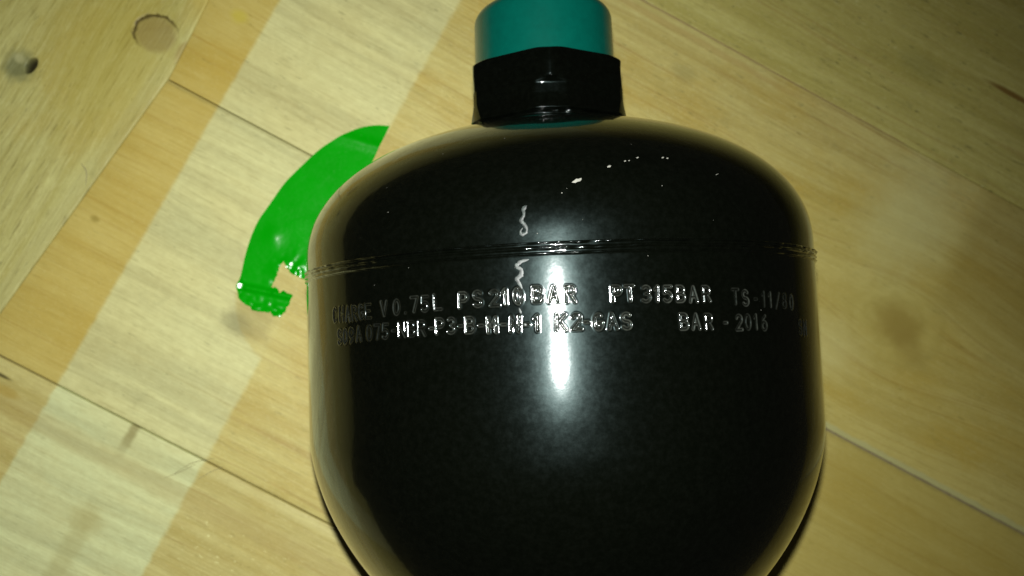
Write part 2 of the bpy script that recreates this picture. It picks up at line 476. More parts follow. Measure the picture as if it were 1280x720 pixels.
nt.links.new(mixc(nt, X(nt, at_.outputs['Fac']).clamp(), src, (0.036, 0.040, 0.032)), b.inputs['Base Color'])  # light caught on the letters' rims, painted into the colour
m_nut = black_paint("thick_black_paint", rough=0.28, coat_rough=0.06, peel=0.05, scale=0.28)

m_teal, nt, b = new_mat("teal_plastic")
P, x, y, z = coords(nt)
n1 = noise(nt, P, 0.5, 3); n2 = noise(nt, P, 3.0, 2)
nt.links.new(mixc(nt, n1, (0.0, 0.062, 0.044), (0.0, 0.085, 0.060)), b.inputs['Base Color'])
nt.links.new((n2 * 0.08 + 0.20).k, b.inputs['Roughness'])
bump(nt, b, n1 + n2 * 0.2, 0.03)

m_mark, nt, b = new_mat("whitish_dried_drip")
P, x, y, z = coords(nt)
nt.links.new(mixc(nt, noise(nt, P, 1.5, 3).step(0.3, 0.7), (0.008, 0.012, 0.010), (0.055, 0.07, 0.062)), b.inputs['Base Color'])
b.inputs['Roughness'].default_value = 0.5
m_chip, nt, b = new_mat("pale_chip")
P, x, y, z = coords(nt)
nt.links.new(mixc(nt, noise(nt, P, 2.0, 2), (0.14, 0.145, 0.12), (0.32, 0.32, 0.27)), b.inputs['Base Color'])
b.inputs['Roughness'].default_value = 0.5

# ------------------------------------------------------------------ pressure vessel
vessel = empty("pressure_vessel", (0, 0, ZOFF), 0.0,
               label="glossy black diaphragm accumulator lying on the boards with a teal cap on its neck",
               category="pressure vessel")
H1, P1, Z1, H2, P2, Z2 = 32.158, 2.206, 3.152, 56.606, 1.75, 36.0
H2 = 59.4

def prof_r(y):
    """body radius at axial position y"""
    y = np.asarray(y, float)
    tu = np.clip((y - Z1) / H1, 0, 1); tl = np.clip((-y - Z2) / H2, 0, 1)
    ru = (1 - tu ** P1) ** (1 / P1)
    rl = (1 - tl ** P2) ** (1 / P2)
    return R_BODY * np.where(y > Z1, ru, np.where(y < -Z2, rl, 1.0))

# ---- stamped characters: single-stroke glyphs in a 1 x 1.45 cell
def arc(cx, cy, rx, ry, a0, a1, n=10):
    t = np.radians(np.linspace(a0, a1, n)); return [(cx + rx * math.cos(k), cy + ry * math.sin(k)) for k in t]
Hh = 1.45
G = {
 'A': [[(0, 0), (.5, Hh), (1, 0)], [(.2, .5), (.8, .5)]],
 'B': [[(0, 0), (0, Hh), (.55, Hh)] + arc(.55, 1.1, .38, .35, 90, -90) + [(0, .75)], [(.55, .75)] + arc(.58, .375, .42, .375, 90, -90) + [(0, 0)]],
 'C': [arc(.5, .72, .5, .72, 50, 310, 18)],
 'E': [[(1, 0), (0, 0), (0, Hh), (1, Hh)], [(0, .75), (.8, .75)]],
 'G': [arc(.5, .72, .5, .72, 50, 350, 20) + [(1, .65), (.55, .65)]],
 'H': [[(0, 0), (0, Hh)], [(1, 0), (1, Hh)], [(0, .72), (1, .72)]],
 'K': [[(0, 0), (0, Hh)], [(.95, Hh), (0, .6)], [(.3, .85), (1, 0)]],
 'L': [[(0, Hh), (0, 0), (.9, 0)]],
 'M': [[(0, 0), (0, Hh), (.5, .6), (1, Hh), (1, 0)]],
 'N': [[(0, 0), (0, Hh), (1, 0), (1, Hh)]],
 'P': [[(0, 0), (0, Hh), (.55, Hh)] + arc(.55, 1.05, .42, .4, 90, -90) + [(0, .65)]],
 'R': [[(0, 0), (0, Hh), (.55, Hh)] + arc(.55, 1.07, .4, .38, 90, -90) + [(0, .69)], [(.5, .69), (1, 0)]],
 'S': [arc(.5, 1.08, .45, .37, 30, 270, 14) + arc(.5, .35, .48, .36, 90, -150, 14)],
 'T': [[(0, Hh), (1, Hh)], [(.5, Hh), (.5, 0)]],
 'V': [[(0, Hh), (.5, 0), (1, Hh)]],
 '0': [arc(.5, .72, .46, .72, 0, 360, 26)],
 '1': [[(.15, 1.15), (.5, Hh), (.5, 0)]],
 '2': [arc(.5, 1.05, .46, .40, 160, -30, 12) + [(0, 0), (1, 0)]],
 '3': [arc(.45, 1.09, .45, .36, 140, -90, 12) + arc(.45, .365, .5, .365, 90, -140, 12)],
 '5': [[(.95, Hh), (.1, Hh), (.05, .8)] + arc(.45, .45, .5, .45, 110, -140, 14)],
 '6': [arc(.5, .42, .46, .42, 0, 360, 20), [(.06, .5), (.2, 1.1), (.7, Hh)]],
 '7': [[(0, Hh), (1, Hh), (.4, 0)]],
 '8': [arc(.5, 1.09, .38, .35, 0, 360, 18), arc(.5, .37, .46, .37, 0, 360, 20)],
 '9': [arc(.5, 1.02, .46, .42, 0, 360, 20), [(.94, .95), (.8, .35), (.3, 0)]],
 '-': [[(.1, .68), (.9, .68)]],
 '/': [[(.1, -.05), (.9, 1.5)]],
 '.': [[(.45, .05), (.55, .05)]],
}
LINE1 = [('C', -55.36, -9.52), ('H', -52.85, -9.49), ('A', -50.57, -9.45), ('R', -48.3, -9.41), ('G', -46.3, -9.35), ('E', -44.3, -9.28), ('V', -40.24, -9.08), ('0', -37.2, -8.95), ('.', -35.2, -9.0), ('7', -33.31, -8.7), ('5', -31.15, -8.66), ('L', -28.61, -8.56), ('P', -23.79, -8.47), ('S', -21.2, -8.42), ('2', -18.3, -8.32), ('1', -16.4, -8.28), ('0', -14.2, -8.25), ('B', -11.04, -8.22), ('A', -8.4, -8.2), ('R', -5.65, -8.2), ('P', 2.0, -8.48), ('T', 4.3, -8.55), ('3', 7.06, -8.63), ('1', 9.04, -8.69), ('5', 10.9, -8.73), ('B', 13.28, -8.82), ('A', 15.73, -8.92), ('R', 18.29, -9.02), ('T', 24.55, -9.5), ('S', 27.0, -9.7), ('-', 29.6, -9.9), ('1', 31.9, -10.08), ('1', 33.8, -10.18), ('/', 36.0, -10.3), ('8', 38.38, -10.44), ('0', 41.15, -10.6)]
LINE2 = [('S', -53.67, -13.9), ('0', -51.6, -13.8), ('9', -49.43, -13.71), ('A', -47.2, -13.62), ('0', -44.05, -13.43), ('7', -42.02, -13.35), ('5', -40.0, -13.27), ('-', -38.1, -13.2), ('N', -36.2, -13.12), ('B', -34.0, -13.07), ('R', -31.9, -13.1), ('-', -30.0, -13.05), ('P', -28.3, -12.95), ('3', -26.16, -12.9), ('-', -24.4, -12.92), ('B', -22.7, -12.98), ('-', -20.82, -13.03), ('M', -18.8, -13.04), ('-', -16.82, -13.06), ('N', -14.9, -13.08), ('-', -13.1, -13.1), ('1', -11.3, -13.1), ('K', -7.29, -13.1), ('2', -4.81, -13.1), ('-', -3.2, -13.14), ('G', -1.3, -13.18), ('A', 1.0, -13.24), ('S', 3.3, -13.3), ('B', 13.61, -13.74), ('A', 15.91, -13.86), ('R', 18.48, -13.98), ('-', 22.03, -14.15), ('2', 25.15, -14.22), ('0', 27.2, -14.27), ('1', 29.4, -14.32), ('6', 31.57, -14.4), ('S', 44.43, -15.54), ('N', 47.0, -15.75)]
CW, CH = 1.42, 2.60 / Hh       # width and height scale in mm
SW = 0.13                      # half width of a stroke's floor, mm

th_f = np.radians(np.arange(-66, 66, 0.078))        # 0.1 mm steps on the front
th_b = np.radians(np.linspace(66, 294, 150)[1:-1])
TH = np.r_[th_f, th_b]                               # 0 deg faces the lens (+Z), + towards +X
y_band = np.arange(-5.2, -19.0, -0.08)
y_up = np.linspace(0.0, -5.1, 8)
tl = np.linspace(0, 1, 90)
y_low = np.r_[np.linspace(-19.2, -Z2, 14), (-Z2 - H2 * np.sin(tl[1:] * math.pi / 2) ** (1 / 1.0))]
YS = np.r_[y_up, y_band, y_low]
TT, YY = np.meshgrid(TH, YS)                         # rows along the axis, cols round it
RR = prof_r(YY)
RR[-1] = 0.01
S = TT * R_BODY                                      # arc length
grime_rim_light = np.zeros_like(RR); disp = np.zeros_like(RR); mask = np.zeros(RR.shape, np.int8)
j0, j1 = len(y_up), len(y_up) + len(y_band)
for li, line in enumerate((LINE1, LINE2), 1):
    for ch, deg, yc in line:
        s0 = math.radians(deg) * R_BODY
        cols = np.where(np.abs(S[0, :len(th_f)] - s0) < 2.0)[0]
        rows = np.where(np.abs(YS[j0:j1] - yc) < 2.4)[0] + j0
        if not len(cols): continue
        sub = np.ix_(rows, cols)
        px, py = S[sub] - s0, YY[sub] - yc
        jit = rng.normal(0, 0.05, 2); tilt = rng.normal(0, 0.03)
        best = np.full(px.shape, 9.0)
        wch = CW * (0.55 if ch in '-.' else 1.0)
        for st in G[ch]:
            q = np.array([((a - .5) * wch + (b_ - .72) * CH * tilt + jit[0], (b_ - .72) * CH + jit[1]) for a, b_ in st])
            for A_, B_ in zip(q[:-1], q[1:]):
                d = B_ - A_; L2 = max(d @ d, 1e-9)
                t = np.clip(((px - A_[0]) * d[0] + (py - A_[1]) * d[1]) / L2, 0, 1)
                best = np.minimum(best, np.hypot(px - A_[0] - t * d[0], py - A_[1] - t * d[1]))
        k = np.clip((SW + 0.15 - best) / 0.26, 0, 1); k = k * k * (3 - 2 * k)
        dep = 0.15 * rng.uniform(0.7, 1.2) * (0.45 if (abs(deg + 33.3) < .1 or abs(deg + 35.2) < .1) else 1)
        lip = 0.05 * np.exp(-((best - SW - 0.24) / 0.12) ** 2)
        dd = -dep * k * (1 + 0.25 * vnoise(px * 3 + 60 + deg, py * 3 + 60, 5)) + lip
        disp[sub] = np.where(np.abs(dd) > np.abs(disp[sub]), dd, disp[sub])
        rim_gain = rng.uniform(0.35, 0.85) * (0.5 if dep < 0.075 else 1) * (1.0 - 0.62 * min(1, max(0, abs(deg) - 14) / 30))  # strength of the painted rim light, fading towards both ends
        rim_line = np.exp(-((best - SW - 0.10) / 0.09) ** 2) * rng.uniform(0.75, 1.1) + 0.10 * np.clip((SW + 0.1 - best) / 0.1, 0, 1)  # grey lines along stroke edges, standing in for light on them
        grime_rim_light[sub] = np.maximum(grime_rim_light[sub], rim_line * (0.55 + 0.9 * (vnoise(px * 2 + 90 + deg, py * 2 + 40, 6) + .5)) * rim_gain)
        mk = mask[sub]; mk[best < SW + 0.55] = li; mask[sub] = mk
# slow unevenness of pressed steel
disp = disp + 0.05 * vnoise(TT / (2 * math.pi) * 24, YY * 0.06 + 100, 9, px=24)
# slight swell added to the shape to lower and lengthen the flash highlight
sw_ = np.clip((-8.5 - YY) / 25.0, 0, 1); sw_ = sw_ * sw_ * (3 - 2 * sw_)
sd_ = np.clip((YY + 72.0) / 34.0, 0, 1); sd_ = sd_ * sd_ * (3 - 2 * sd_)
Td_ = (TT + math.pi) % (2 * math.pi) - math.pi
disp = disp + 1.32 * sw_ * sd_ * np.exp(-((Td_ + 0.12) / 0.5) ** 2)
RR = RR + np.where(YY < -90, 0, disp)
Pg = np.stack([RR * np.sin(TT), YY, RR * np.cos(TT)], -1)
Ng = grid_normals(Pg, wrap=True)
Ng = np.where(((Ng * Pg * [1, 0, 1]).sum(-1, keepdims=True) < 0), -Ng, Ng)
Ng[-1] = (0, -1, 0)
NR, NC = Pg.shape[:2]
F = grid_faces(NR, NC, wrap=True)
fm = np.maximum.reduce([mask.ravel()[F[:, i]] for i in range(4)])
Vf, Nf = Pg.reshape(-1, 3), Ng.reshape(-1, 3)
# face winding outwards
a, b_, c = Vf[F[5000, 0]], Vf[F[5000, 1]], Vf[F[5000, 2]]
if np.dot(np.cross(b_ - a, c - a), Nf[F[5000, 0]]) < 0: F = F[:, ::-1]
def submesh(sel):
    f = F[sel]; ids, inv = np.unique(f, return_inverse=True)
    me = mesh_np(Vf[ids], inv.reshape(f.shape), Nf[ids])
    at = me.attributes.new("grime_rim_light", 'FLOAT', 'POINT')
    at.data.foreach_set("value", grime_rim_light.ravel()[ids].astype(np.float32))
    return me
link_mesh("lower_shell", submesh(fm == 0), m_black, vessel)
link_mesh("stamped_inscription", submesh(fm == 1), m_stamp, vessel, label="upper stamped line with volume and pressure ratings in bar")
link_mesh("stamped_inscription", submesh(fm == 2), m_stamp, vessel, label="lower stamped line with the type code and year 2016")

def revolve(name, ys, rs, mat, parent, n=192, disp_f=None, cx=0.0, cz=0.0, flip=False, **props):
    th = np.linspace(0, 2 * math.pi, n, endpoint=False)
    T, Y = np.meshgrid(th, np.asarray(ys, float)); Rr_ = np.repeat(np.asarray(rs, float)[:, None], n, 1)
    if disp_f is not None: Rr_, Y = disp_f(T, Y, Rr_)
    Pp = np.stack([cx + Rr_ * np.sin(T), Y, cz + Rr_ * np.cos(T)], -1)
    me = mesh_np(Pp.reshape(-1, 3), grid_faces(len(ys), n, wrap=True))
    bm = bmesh.new(); bm.from_mesh(me); bmesh.ops.remove_doubles(bm, verts=bm.verts, dist=1e-6)
    bmesh.ops.recalc_face_normals(bm, faces=bm.faces); bm.to_mesh(me); bm.free()
    for p in me.polygons: p.use_smooth = True
    return link_mesh(name, me, mat, parent, **props)

# upper dome, a little uneven
tu = np.linspace(0, 1, 80)
yd = np.r_[np.linspace(0.0, Z1, 5)[:-1], Z1 + H1 * np.sin(tu * math.pi / 2)]
rd = prof_r(yd) - 0.12; keep = rd > 12.0
yd, rd = np.r_[yd[keep], yd[keep][-1]], np.r_[rd[keep], 11.0]
def d_up(T, Y, R):
    return R + 0.09 * vnoise(T / (2 * math.pi) * 26, Y * 0.07 + 50, 21, px=26) * np.clip((Y + .1) / 4, 0, 1), Y
revolve("upper_shell", yd, rd, m_black, vessel, n=384, disp_f=d_up)

# weld bead: three uneven ridges round the joint
yw = np.linspace(1.25, -1.75, 46)
def d_weld(T, Y, R):
    a = T / (2 * math.pi)
    n1 = vnoise(a * 200, Y * 0 + 10, 31, px=200); n2 = vnoise(a * 90, Y * 0 + 20, 32, px=90)
    n3 = vnoise(a * 250, Y * 2.0 + 30, 33, px=250); n4 = vnoise(a * 40, Y * 0 + 15, 35, px=40)
    sh = 0.12 * n2
    top = (0.34 + 0.70 * n1 + 0.3 * n4) * np.exp(-((Y - 0.82 - sh) / 0.17) ** 2)
    mid = (0.30 + 0.2 * n3 + 0.15 * n2) * np.exp(-((Y + 0.10 - 0.25 * n4) / 0.24) ** 2)
    bot = (0.26 + 0.25 * n1) * np.exp(-((Y + 1.05 - sh * 0.5) / 0.16) ** 2)
    edge = np.clip((1.25 - Y) / 0.25, 0, 1) * np.clip((Y + 1.75) / 0.3, 0, 1)
    base = R_BODY + 0.05 - 0.55 * (1 - edge)
    return base + np.clip(top, 0, 1) + mid + np.clip(bot, 0, 1) + 0.06 * n3 * edge, Y
revolve("weld_bead", yw, np.full(len(yw), R_BODY), m_black, vessel, n=1500, disp_f=d_weld)

# ---- neck group: centred a hair left of the axis
NX = -0.75
HEX_AF = 18.1
nth = 720
yn = np.r_[np.linspace(35.6, 36.0, 4), np.linspace(36.2, 50.9, 125)]
th = np.linspace(0, 2 * math.pi, nth, endpoint=False)
T, Y = np.meshgrid(th, yn)
ph = ((T + math.radians(4.0)) + math.pi / 6) % (math.pi / 3) - math.pi / 6     # a corner faces the lens
hexr = HEX_AF / np.cos(np.abs(ph) - math.pi / 6)
def smin(a, b, k): h = np.clip(0.5 + 0.5 * (b - a) / k, 0, 1); return b * (1 - h) + a * h - k * h * (1 - h)
def smax(a, b, k): return -smin(-a, -b, k)
cone_t = HEX_AF + 1.0 + (51.1 - Y) * 1.9
low_ = 1 / (1 + np.exp((Y - 43.6) / 0.22))              # below this the corners are turned down to a collar
hexs = smin(smin(hexr, cone_t, 0.6), np.full_like(hexr, 20.5), 0.7)
turned = smin(hexr, 20.7 - 1.75 * np.exp(-(((T + math.pi) % (2 * math.pi) - math.pi) / 0.75) ** 2), 0.2) + np.clip((40.5 - Y) / 4.0, 0, 1) ** 1.3 * 0.9
Rn = hexs * (1 - low_) + np.minimum(turned, 20.4) * low_
Rn = Rn + 0.22 * np.exp(-((Y - 43.3) / 0.35) ** 2) * np.exp(-(((T + math.pi) % (2 * math.pi) - math.pi) / 0.7) ** 2)
Rn = Rn - np.clip((36.9 - Y) / 0.6, 0, 1) ** 2 * (1.2 + 1.1 * vnoise(T / (2 * math.pi) * 60, Y * 0 + 5, 41, px=60))
Rn = Rn + 0.34 * vnoise(T / (2 * math.pi) * 18, Y * 0.25 + 60, 42, px=18)
Yv = Y + np.clip((38 - Y) / 2, 0, 1) * 0.5 * vnoise(T / (2 * math.pi) * 30, Y * 0 + 9, 43, px=30)
Pn = np.stack([NX + Rn * np.sin(T), Yv, Rn * np.cos(T)], -1)
cap_ring = Pn[-1].copy(); cap_ring[:, 0] = NX + 15 * np.sin(th); cap_ring[:, 2] = 15 * np.cos(th)
Pn = np.concatenate([Pn, cap_ring[None]], 0)
me = mesh_np(Pn.reshape(-1, 3), grid_faces(len(yn) + 1, nth, wrap=True))
bm = bmesh.new(); bm.from_mesh(me); bmesh.ops.recalc_face_normals(bm, faces=bm.faces); bm.to_mesh(me); bm.free()
link_mesh("hex_nut", me, m_nut, vessel)
# thin paint-crusted washer and the teal sliver under the nut
def d_w(T, Y, R):
    n = vnoise(T / (2 * math.pi) * 70, Y * 0 + 3, 51, px=70)
    return R + 0.5 * n, Y + 0.35 * vnoise(T / (2 * math.pi) * 22, Y * 0 + 8, 52, px=22)
revolve("washer", [35.45, 35.35, 35.5, 35.85, 36.15, 36.2, 36.1], [15.0, 18.0, 18.5, 18.7, 18.4, 17.6, 15.0], m_nut, vessel, n=360, disp_f=d_w, cx=NX)
revolve("seal_ring", [33.4, 33.9, 34.7, 35.3, 35.4], [17.2, 17.7, 17.75, 17.5, 14.0], m_teal, vessel, n=160, cx=NX)

# teal plastic cap: slightly tapered, rounded end, closed, with a shallow dished end
fa = np.radians(np.linspace(0, 90, 14)); FR = 3.4; YT = 66.6
ycap = np.r_[[48.0, 52.0, 56.0, 60.0], YT - FR + FR * np.sin(fa), [YT, YT - 0.5, YT - 0.7, YT - 0.7]]
rcap = np.r_[[17.55, 17.55, 17.5, 17.45], 17.4 - FR + FR * np.cos(fa), [12.6, 12.0, 11.4, 0.01]]
def d_cap(T, Y, R): return R + 0.06 * vnoise(T / (2 * math.pi) * 10, Y * 0.12 + 30, 61, px=10) * (R > 5), Y
revolve("protective_cap", ycap, rcap, m_teal, vessel, n=256, disp_f=d_cap, cx=NX, label="teal plastic thread protection cap")

# ---- whitish drips, chips and dust lying on the paint
def surf(deg, y, lift=0.0):
    r = float(prof_r(y)) + lift; t = math.radians(deg)
    return np.array([r * math.sin(t), y, r * math.cos(t)])
def drip(name, pts, width, mat, **props):
    """a flat raised bead laid along surface points (deg, y, relative width)"""
    q = []
    for (a, b2) in zip(pts[:-1], pts[1:]):
        for t in np.linspace(0, 1, 7)[:-1]: q.append(np.array(a) * (1 - t) + np.array(b2) * t)
    q.append(np.array(pts[-1])); q = np.array(q)
    for _ in range(3): q[1:-1] = (q[:-2] + 2 * q[1:-1] + q[2:]) / 4
    V, Fc = [], []
    m = 7
    for i, (dg, y, w) in enumerate(q):
        a = q[max(i - 1, 0)]; b2 = q[min(i + 1, len(q) - 1)]
        ds, dy = math.radians(b2[0] - a[0]) * R_BODY, b2[1] - a[1]; L = math.hypot(ds, dy) + 1e-9
        nx, ny = -dy / L, ds / L
        end = min(i, len(q) - 1 - i); w2 = width * w * min(1, 0.25 + end * 0.35) * (1 + 0.5 * (rng.random() - .5))
        for k in range(m):
            s = k / (m - 1) * 2 - 1
            V.append(surf(dg + math.degrees(s * w2 * nx / R_BODY), y + s * w2 * ny, -0.02 + 0.07 * (1 - s * s)))
    for i in range(len(q) - 1):
        for k in range(m - 1):
            a = i * m + k; Fc.append((a, a + 1, a + m + 1, a + m))
    me = mesh_np(np.array(V), np.array(Fc))
    bm = bmesh.new(); bm.from_mesh(me); bmesh.ops.recalc_face_normals(bm, faces=bm.faces); bm.to_mesh(me); bm.free()
    return link_mesh(name, me, mat, vessel, **props)
drip("dried_drip", [(-12.3, 7.6, .8), (-12.9, 7.0, 1), (-12.7, 6.0, .6), (-13.35, 5.0, 1), (-12.8, 4.3, .9), (-12.35, 3.5, .8), (-12.5, 2.7, .7), (-13.3, 2.45, .9), (-13.5, 3.1, .5), (-13.0, 3.7, .4)], 0.34, m_mark, label="short whitish squiggle above the weld")
drip("dried_drip", [(-12.2, -1.9, .6), (-13.6, -2.2, 1.0), (-14.5, -3.0, 1), (-13.5, -3.6, .9), (-13.6, -4.6, 1.2), (-14.4, -5.2, 1.2), (-13.9, -6.2, .7), (-13.5, -7.2, .4)], 0.50, m_mark, label="longer whitish squiggle below the weld")
drip("dried_drip", [(-14.2, -10.3, .7), (-13.9, -11.2, 1.4), (-13.8, -12.2, .5), (-13.2, -13.4, 1.0), (-13.0, -15.2, 1.3), (-13.2, -16.2, .4)], 0.36, m_mark, label="faint whitish smear running through the stamping")
drip("dried_drip", [(-12.4, -15.9, .7), (-11.6, -16.3, 1.0), (-11.0, -16.2, .5)], 0.28, m_mark, label="small whitish dash under the stamping")
drip("dried_drip", [(-3.0, -15.9, .5), (-1.2, -16.1, .9), (-0.3, -15.6, .9), (0.0, -14.7, .8), (-0.6, -14.0, .5)], 0.26, m_mark, label="hooked whitish trace beside the highlight")
def chip(cdeg, cy, ls, ly, seed, name="paint_chip", **props):
    g = np.random.default_rng(seed); n = 12
    V = [surf(cdeg, cy, 0.09)]
    for k in range(n):
        t = k / n * 2 * math.pi; r = g.uniform(0.65, 1.1)
        V.append(surf(cdeg + math.degrees((ls * r * math.cos(t) - 0.3 * ly * r * math.sin(t)) / R_BODY), cy + ly * r * math.sin(t) + 0.35 * ls * math.cos(t) * r, 0.0))
    me = mesh_np(np.array(V), np.array([(0, 1 + k, 1 + (k + 1) % n) for k in range(n)]))
    return link_mesh(name, me, m_chip, vessel, **props)
chip(-3.6, 11.8, 0.95, 0.34, 1, label="largest pale chip on the dome")
for i, (d_, y_, a_, b2_) in enumerate([(2.4, 14.5, .42, .2), (5.6, 15.6, .26, .13), (6.4, 15.7, .2, .1), (8.2, 16.35, .3, .12), (13.4, 16.5, .34, .13), (14.3, 16.4, .26, .14), (-6.3, 9.6, .12, .1), (24.0, 13.5, .5, .06)]):
    chip(d_, y_, a_, b2_, 10 + i)
# dust, far too small to count
V, Fc = [], []
known = [(-22.1, -33.7), (-18.5, -44.1), (-20.0, -44.0), (-17.2, -44.4), (-23.6, -47.2), (10.9, -48.3), (19.2, -20.6), (-2.2, -51.0), (-29.7, -50.5), (-10.2, -26.6), (-43.2, -31.9)]
spots = [(a, b2, rng.uniform(0.10, 0.2)) for a, b2 in known] + [(rng.uniform(-60, 60), rng.uniform(-75, 24), rng.uniform(0.03, 0.09)) for _ in range(90)]
for d_, y_, r_ in spots:
    o0 = len(V); V.append(surf(d_, y_, 0.6 * r_))
    for k in range(6):
        t = k / 6 * 6.283; rr = r_ * rng.uniform(.6, 1.2)
        V.append(surf(d_ + math.degrees(rr * math.cos(t) / R_BODY), y_ + rr * math.sin(t), 0.0))
    Fc += [(o0, o0 + 1 + k, o0 + 1 + (k + 1) % 6) for k in range(6)]
link_mesh("dust", mesh_np(np.array(V), np.array(Fc)), m_chip, vessel, kind="stuff")

# ------------------------------------------------------------------ torn green sticker
m_green, nt, b = new_mat("bright_green_vinyl")
P, x, y, z = coords(nt)
n1 = noise(nt, P, 0.10, 3); n2 = noise(nt, P, 0.9, 3, 0.6)
gc = mixc(nt, n1, (0.0, 0.30, 0.0), (0.002, 0.38, 0.003))
gc = mixc(nt, noise(nt, P, 0.45, 4, 0.7).step(0.64, 0.78) * 0.3, gc, (0.16, 0.42, 0.14))
nt.links.new(gc, b.inputs['Base Color'])
nt.links.new((n2 * 0.12 + 0.14).k, b.inputs['Roughness'])
bump(nt, b, n1 * 2 + n2 * 0.25, 0.12)
out = [(-44.2, 54.9), (-48.6, 55.3), (-53.7, 54.8), (-60.2, 51.8), (-66.7, 48.0), (-72.6, 42.4), (-78.5, 36.8), (-82.7, 30.4), (-86.8, 25.1), (-89.4, 19.0), (-91.4, 12.4), (-92.5, 6.2), (-93.6, 4.1), (-93.1, 0.6), (-91.2, -1.5), (-88.3, -3.7), (-85.8, -4.5), (-83.5, -4.4), (-82.3, -5.6), (-80.4, -5.9), (-78.7, -4.4), (-77.3, -1.5), (-76.3, 0.9), (-79.0, 2.2), (-80.3, 1.6), (-81.2, 3.2), (-82.9, 3.6), (-81.2, 7.3), (-79.6, 10.8), (-78.6, 11.6), (-78.0, 9.6), (-76.1, 7.6), (-73.2, 5.9), (-68.0, 4.6), (-63.0, 6.0), (-62.0, 12.0), (-62.5, 17.0), (-62.0, 24.0), (-60.0, 30.5), (-56.5, 34.5), (-53.5, 37.5), (-50.2, 43.0), (-47.2, 49.0)]
torn = set(range(13, 35))
bd_ = []
for i in range(len(out)):
    a = np.array(out[i]); b2 = np.array(out[(i + 1) % len(out)]); n = max(1, int(np.hypot(*(b2 - a)) / 0.55))
    for k in range(n):
        p = a + (b2 - a) * k / n
        if i in torn: p = p + rng.normal(0, 0.16, 2)
        bd_.append(p)
bd_ = np.array(bd_)
seg = np.array([min(i, len(out)) for i in range(len(out)) for _ in range(max(1, int(math.hypot(out[(i + 1) % len(out)][0] - out[i][0], out[(i + 1) % len(out)][1] - out[i][1]) / 0.55)))])
soft_i = (seg >= 1) & (seg <= 11)
for _ in range(40):
    sm_ = (np.roll(bd_, 1, 0) + 2 * bd_ + np.roll(bd_, -1, 0)) / 4
    bd_[soft_i] = sm_[soft_i]
lo, hi = bd_.min(0), bd_.max(0)
gx, gy = np.meshgrid(np.arange(lo[0], hi[0], 0.6), np.arange(lo[1], hi[1], 0.6)); gp = np.stack([gx.ravel(), gy.ravel()], 1)
gp = gp + rng.normal(0, 0.03, gp.shape)
fx_, fy_ = np.meshgrid(np.arange(-94.6, -90.6, 0.25), np.arange(2.2, 6.4, 0.25)); fp_ = np.stack([fx_.ravel(), fy_.ravel()], 1)
gp = np.vstack([gp[(gp[:, 0] > -90.5) | (gp[:, 1] < 2.0) | (gp[:, 1] > 6.5)], fp_])
def inside(p, poly):
    c = np.zeros(len(p), bool); x_, y_ = p[:, 0], p[:, 1]
    for a, b2 in zip(poly, np.roll(poly, -1, 0)):
        cnd = ((a[1] > y_) != (b2[1] > y_)) & (x_ < (b2[0] - a[0]) * (y_ - a[1]) / (b2[1] - a[1] + 1e-12) + a[0])
        c ^= cnd
    return c
edge = bd_
gin = gp[inside(gp, edge)]
dmin = np.array([np.min(np.hypot(*(edge - p).T)) for p in gin]); gin = gin[dmin > 0.3]
pts = np.vstack([edge, gin]); nb = len(edge)
res_ = delaunay_2d_cdt([Vector(p) for p in pts], [], [list(range(nb))], 1, 1e-5)
V2 = np.array([tuple(v) for v in res_[0]]); F2 = [f for f in res_[2] if len(f) == 3]
def lift(p):
    x_, y_ = p[:, 0], p[:, 1]
    z_ = 0.16 + 0.10 * (vnoise(x_ * 0.25 + 90, y_ * 0.25 + 40, 71) + .5)
    # fold line across the lower end; below it the film turns up
    d = (x_ + 93.6) * 0.24 + (y_ - 4.4) * 0.97            # signed distance above the fold
    z_ = z_ + 1.15 * np.exp(-(d / 0.9) ** 2)
    low = np.clip(-d / 8.0, 0, 1)
    z_ = z_ + low * (0.7 + 1.5 * (vnoise(x_ * 0.75 + 20, y_ * 0.75 + 70, 72) + .3))
    # crumples near the tear
    near = np.exp(-(((x_ + 77) / 6) ** 2 + ((y_ - 8) / 5) ** 2))
    z_ = z_ + near * (0.8 + 1.3 * vnoise(x_ * 0.8 + 20, y_ * 0.6 + 30, 73))
    z_ = z_ + 0.5 * np.exp(-(((x_ + 82) / 2.5) ** 2 + ((y_ - 20) / 3) ** 2))
    z_ = z_ + 0.9 * np.exp(-(((x_ + 94.4) / 2.3) ** 2 + ((y_ - 4.6) / 1.6) ** 2))
    m_ = np.exp(-(np.hypot(x_ + 92.6, y_ - 4.3) / 1.55) ** 4)
    z_ = z_ * (1 - m_) + m_ * (1.15 - 0.25 * (x_ + 92.6) + 0.07 * (y_ - 4.3))
    # soft crease below the tip
    dc = (x_ + 53) * 0.30 + (y_ - 49.5) * 0.95
    z_ = z_ + 0.6 * np.exp(-(dc / 1.7) ** 2)
    return z_
zt = lift(V2); tk = 0.12
n2v = len(V2)
V3 = np.vstack([np.c_[V2, zt], np.c_[V2, zt - tk]])
ec = {}
F3 = []
for f in F2:
    F3.append(tuple(f)); F3.append(tuple(n2v + i for i in reversed(f)))
    for i in range(3):
        e = (f[i], f[(i + 1) % 3]); ec[e] = ec.get(e, 0) + 1
for (a, b2) in list(ec):
    if (b2, a) not in ec: F3 += [(a, n2v + a, n2v + b2), (a, n2v + b2, b2)]
org = np.array([-75.0, 25.0, 0.0])
me = mesh_np(V3 - org, np.array(F3))
bm = bmesh.new(); bm.from_mesh(me); bmesh.ops.recalc_face_normals(bm, faces=bm.faces); bm.to_mesh(me); bm.free()
me.set_sharp_from_angle(angle=math.radians(60))
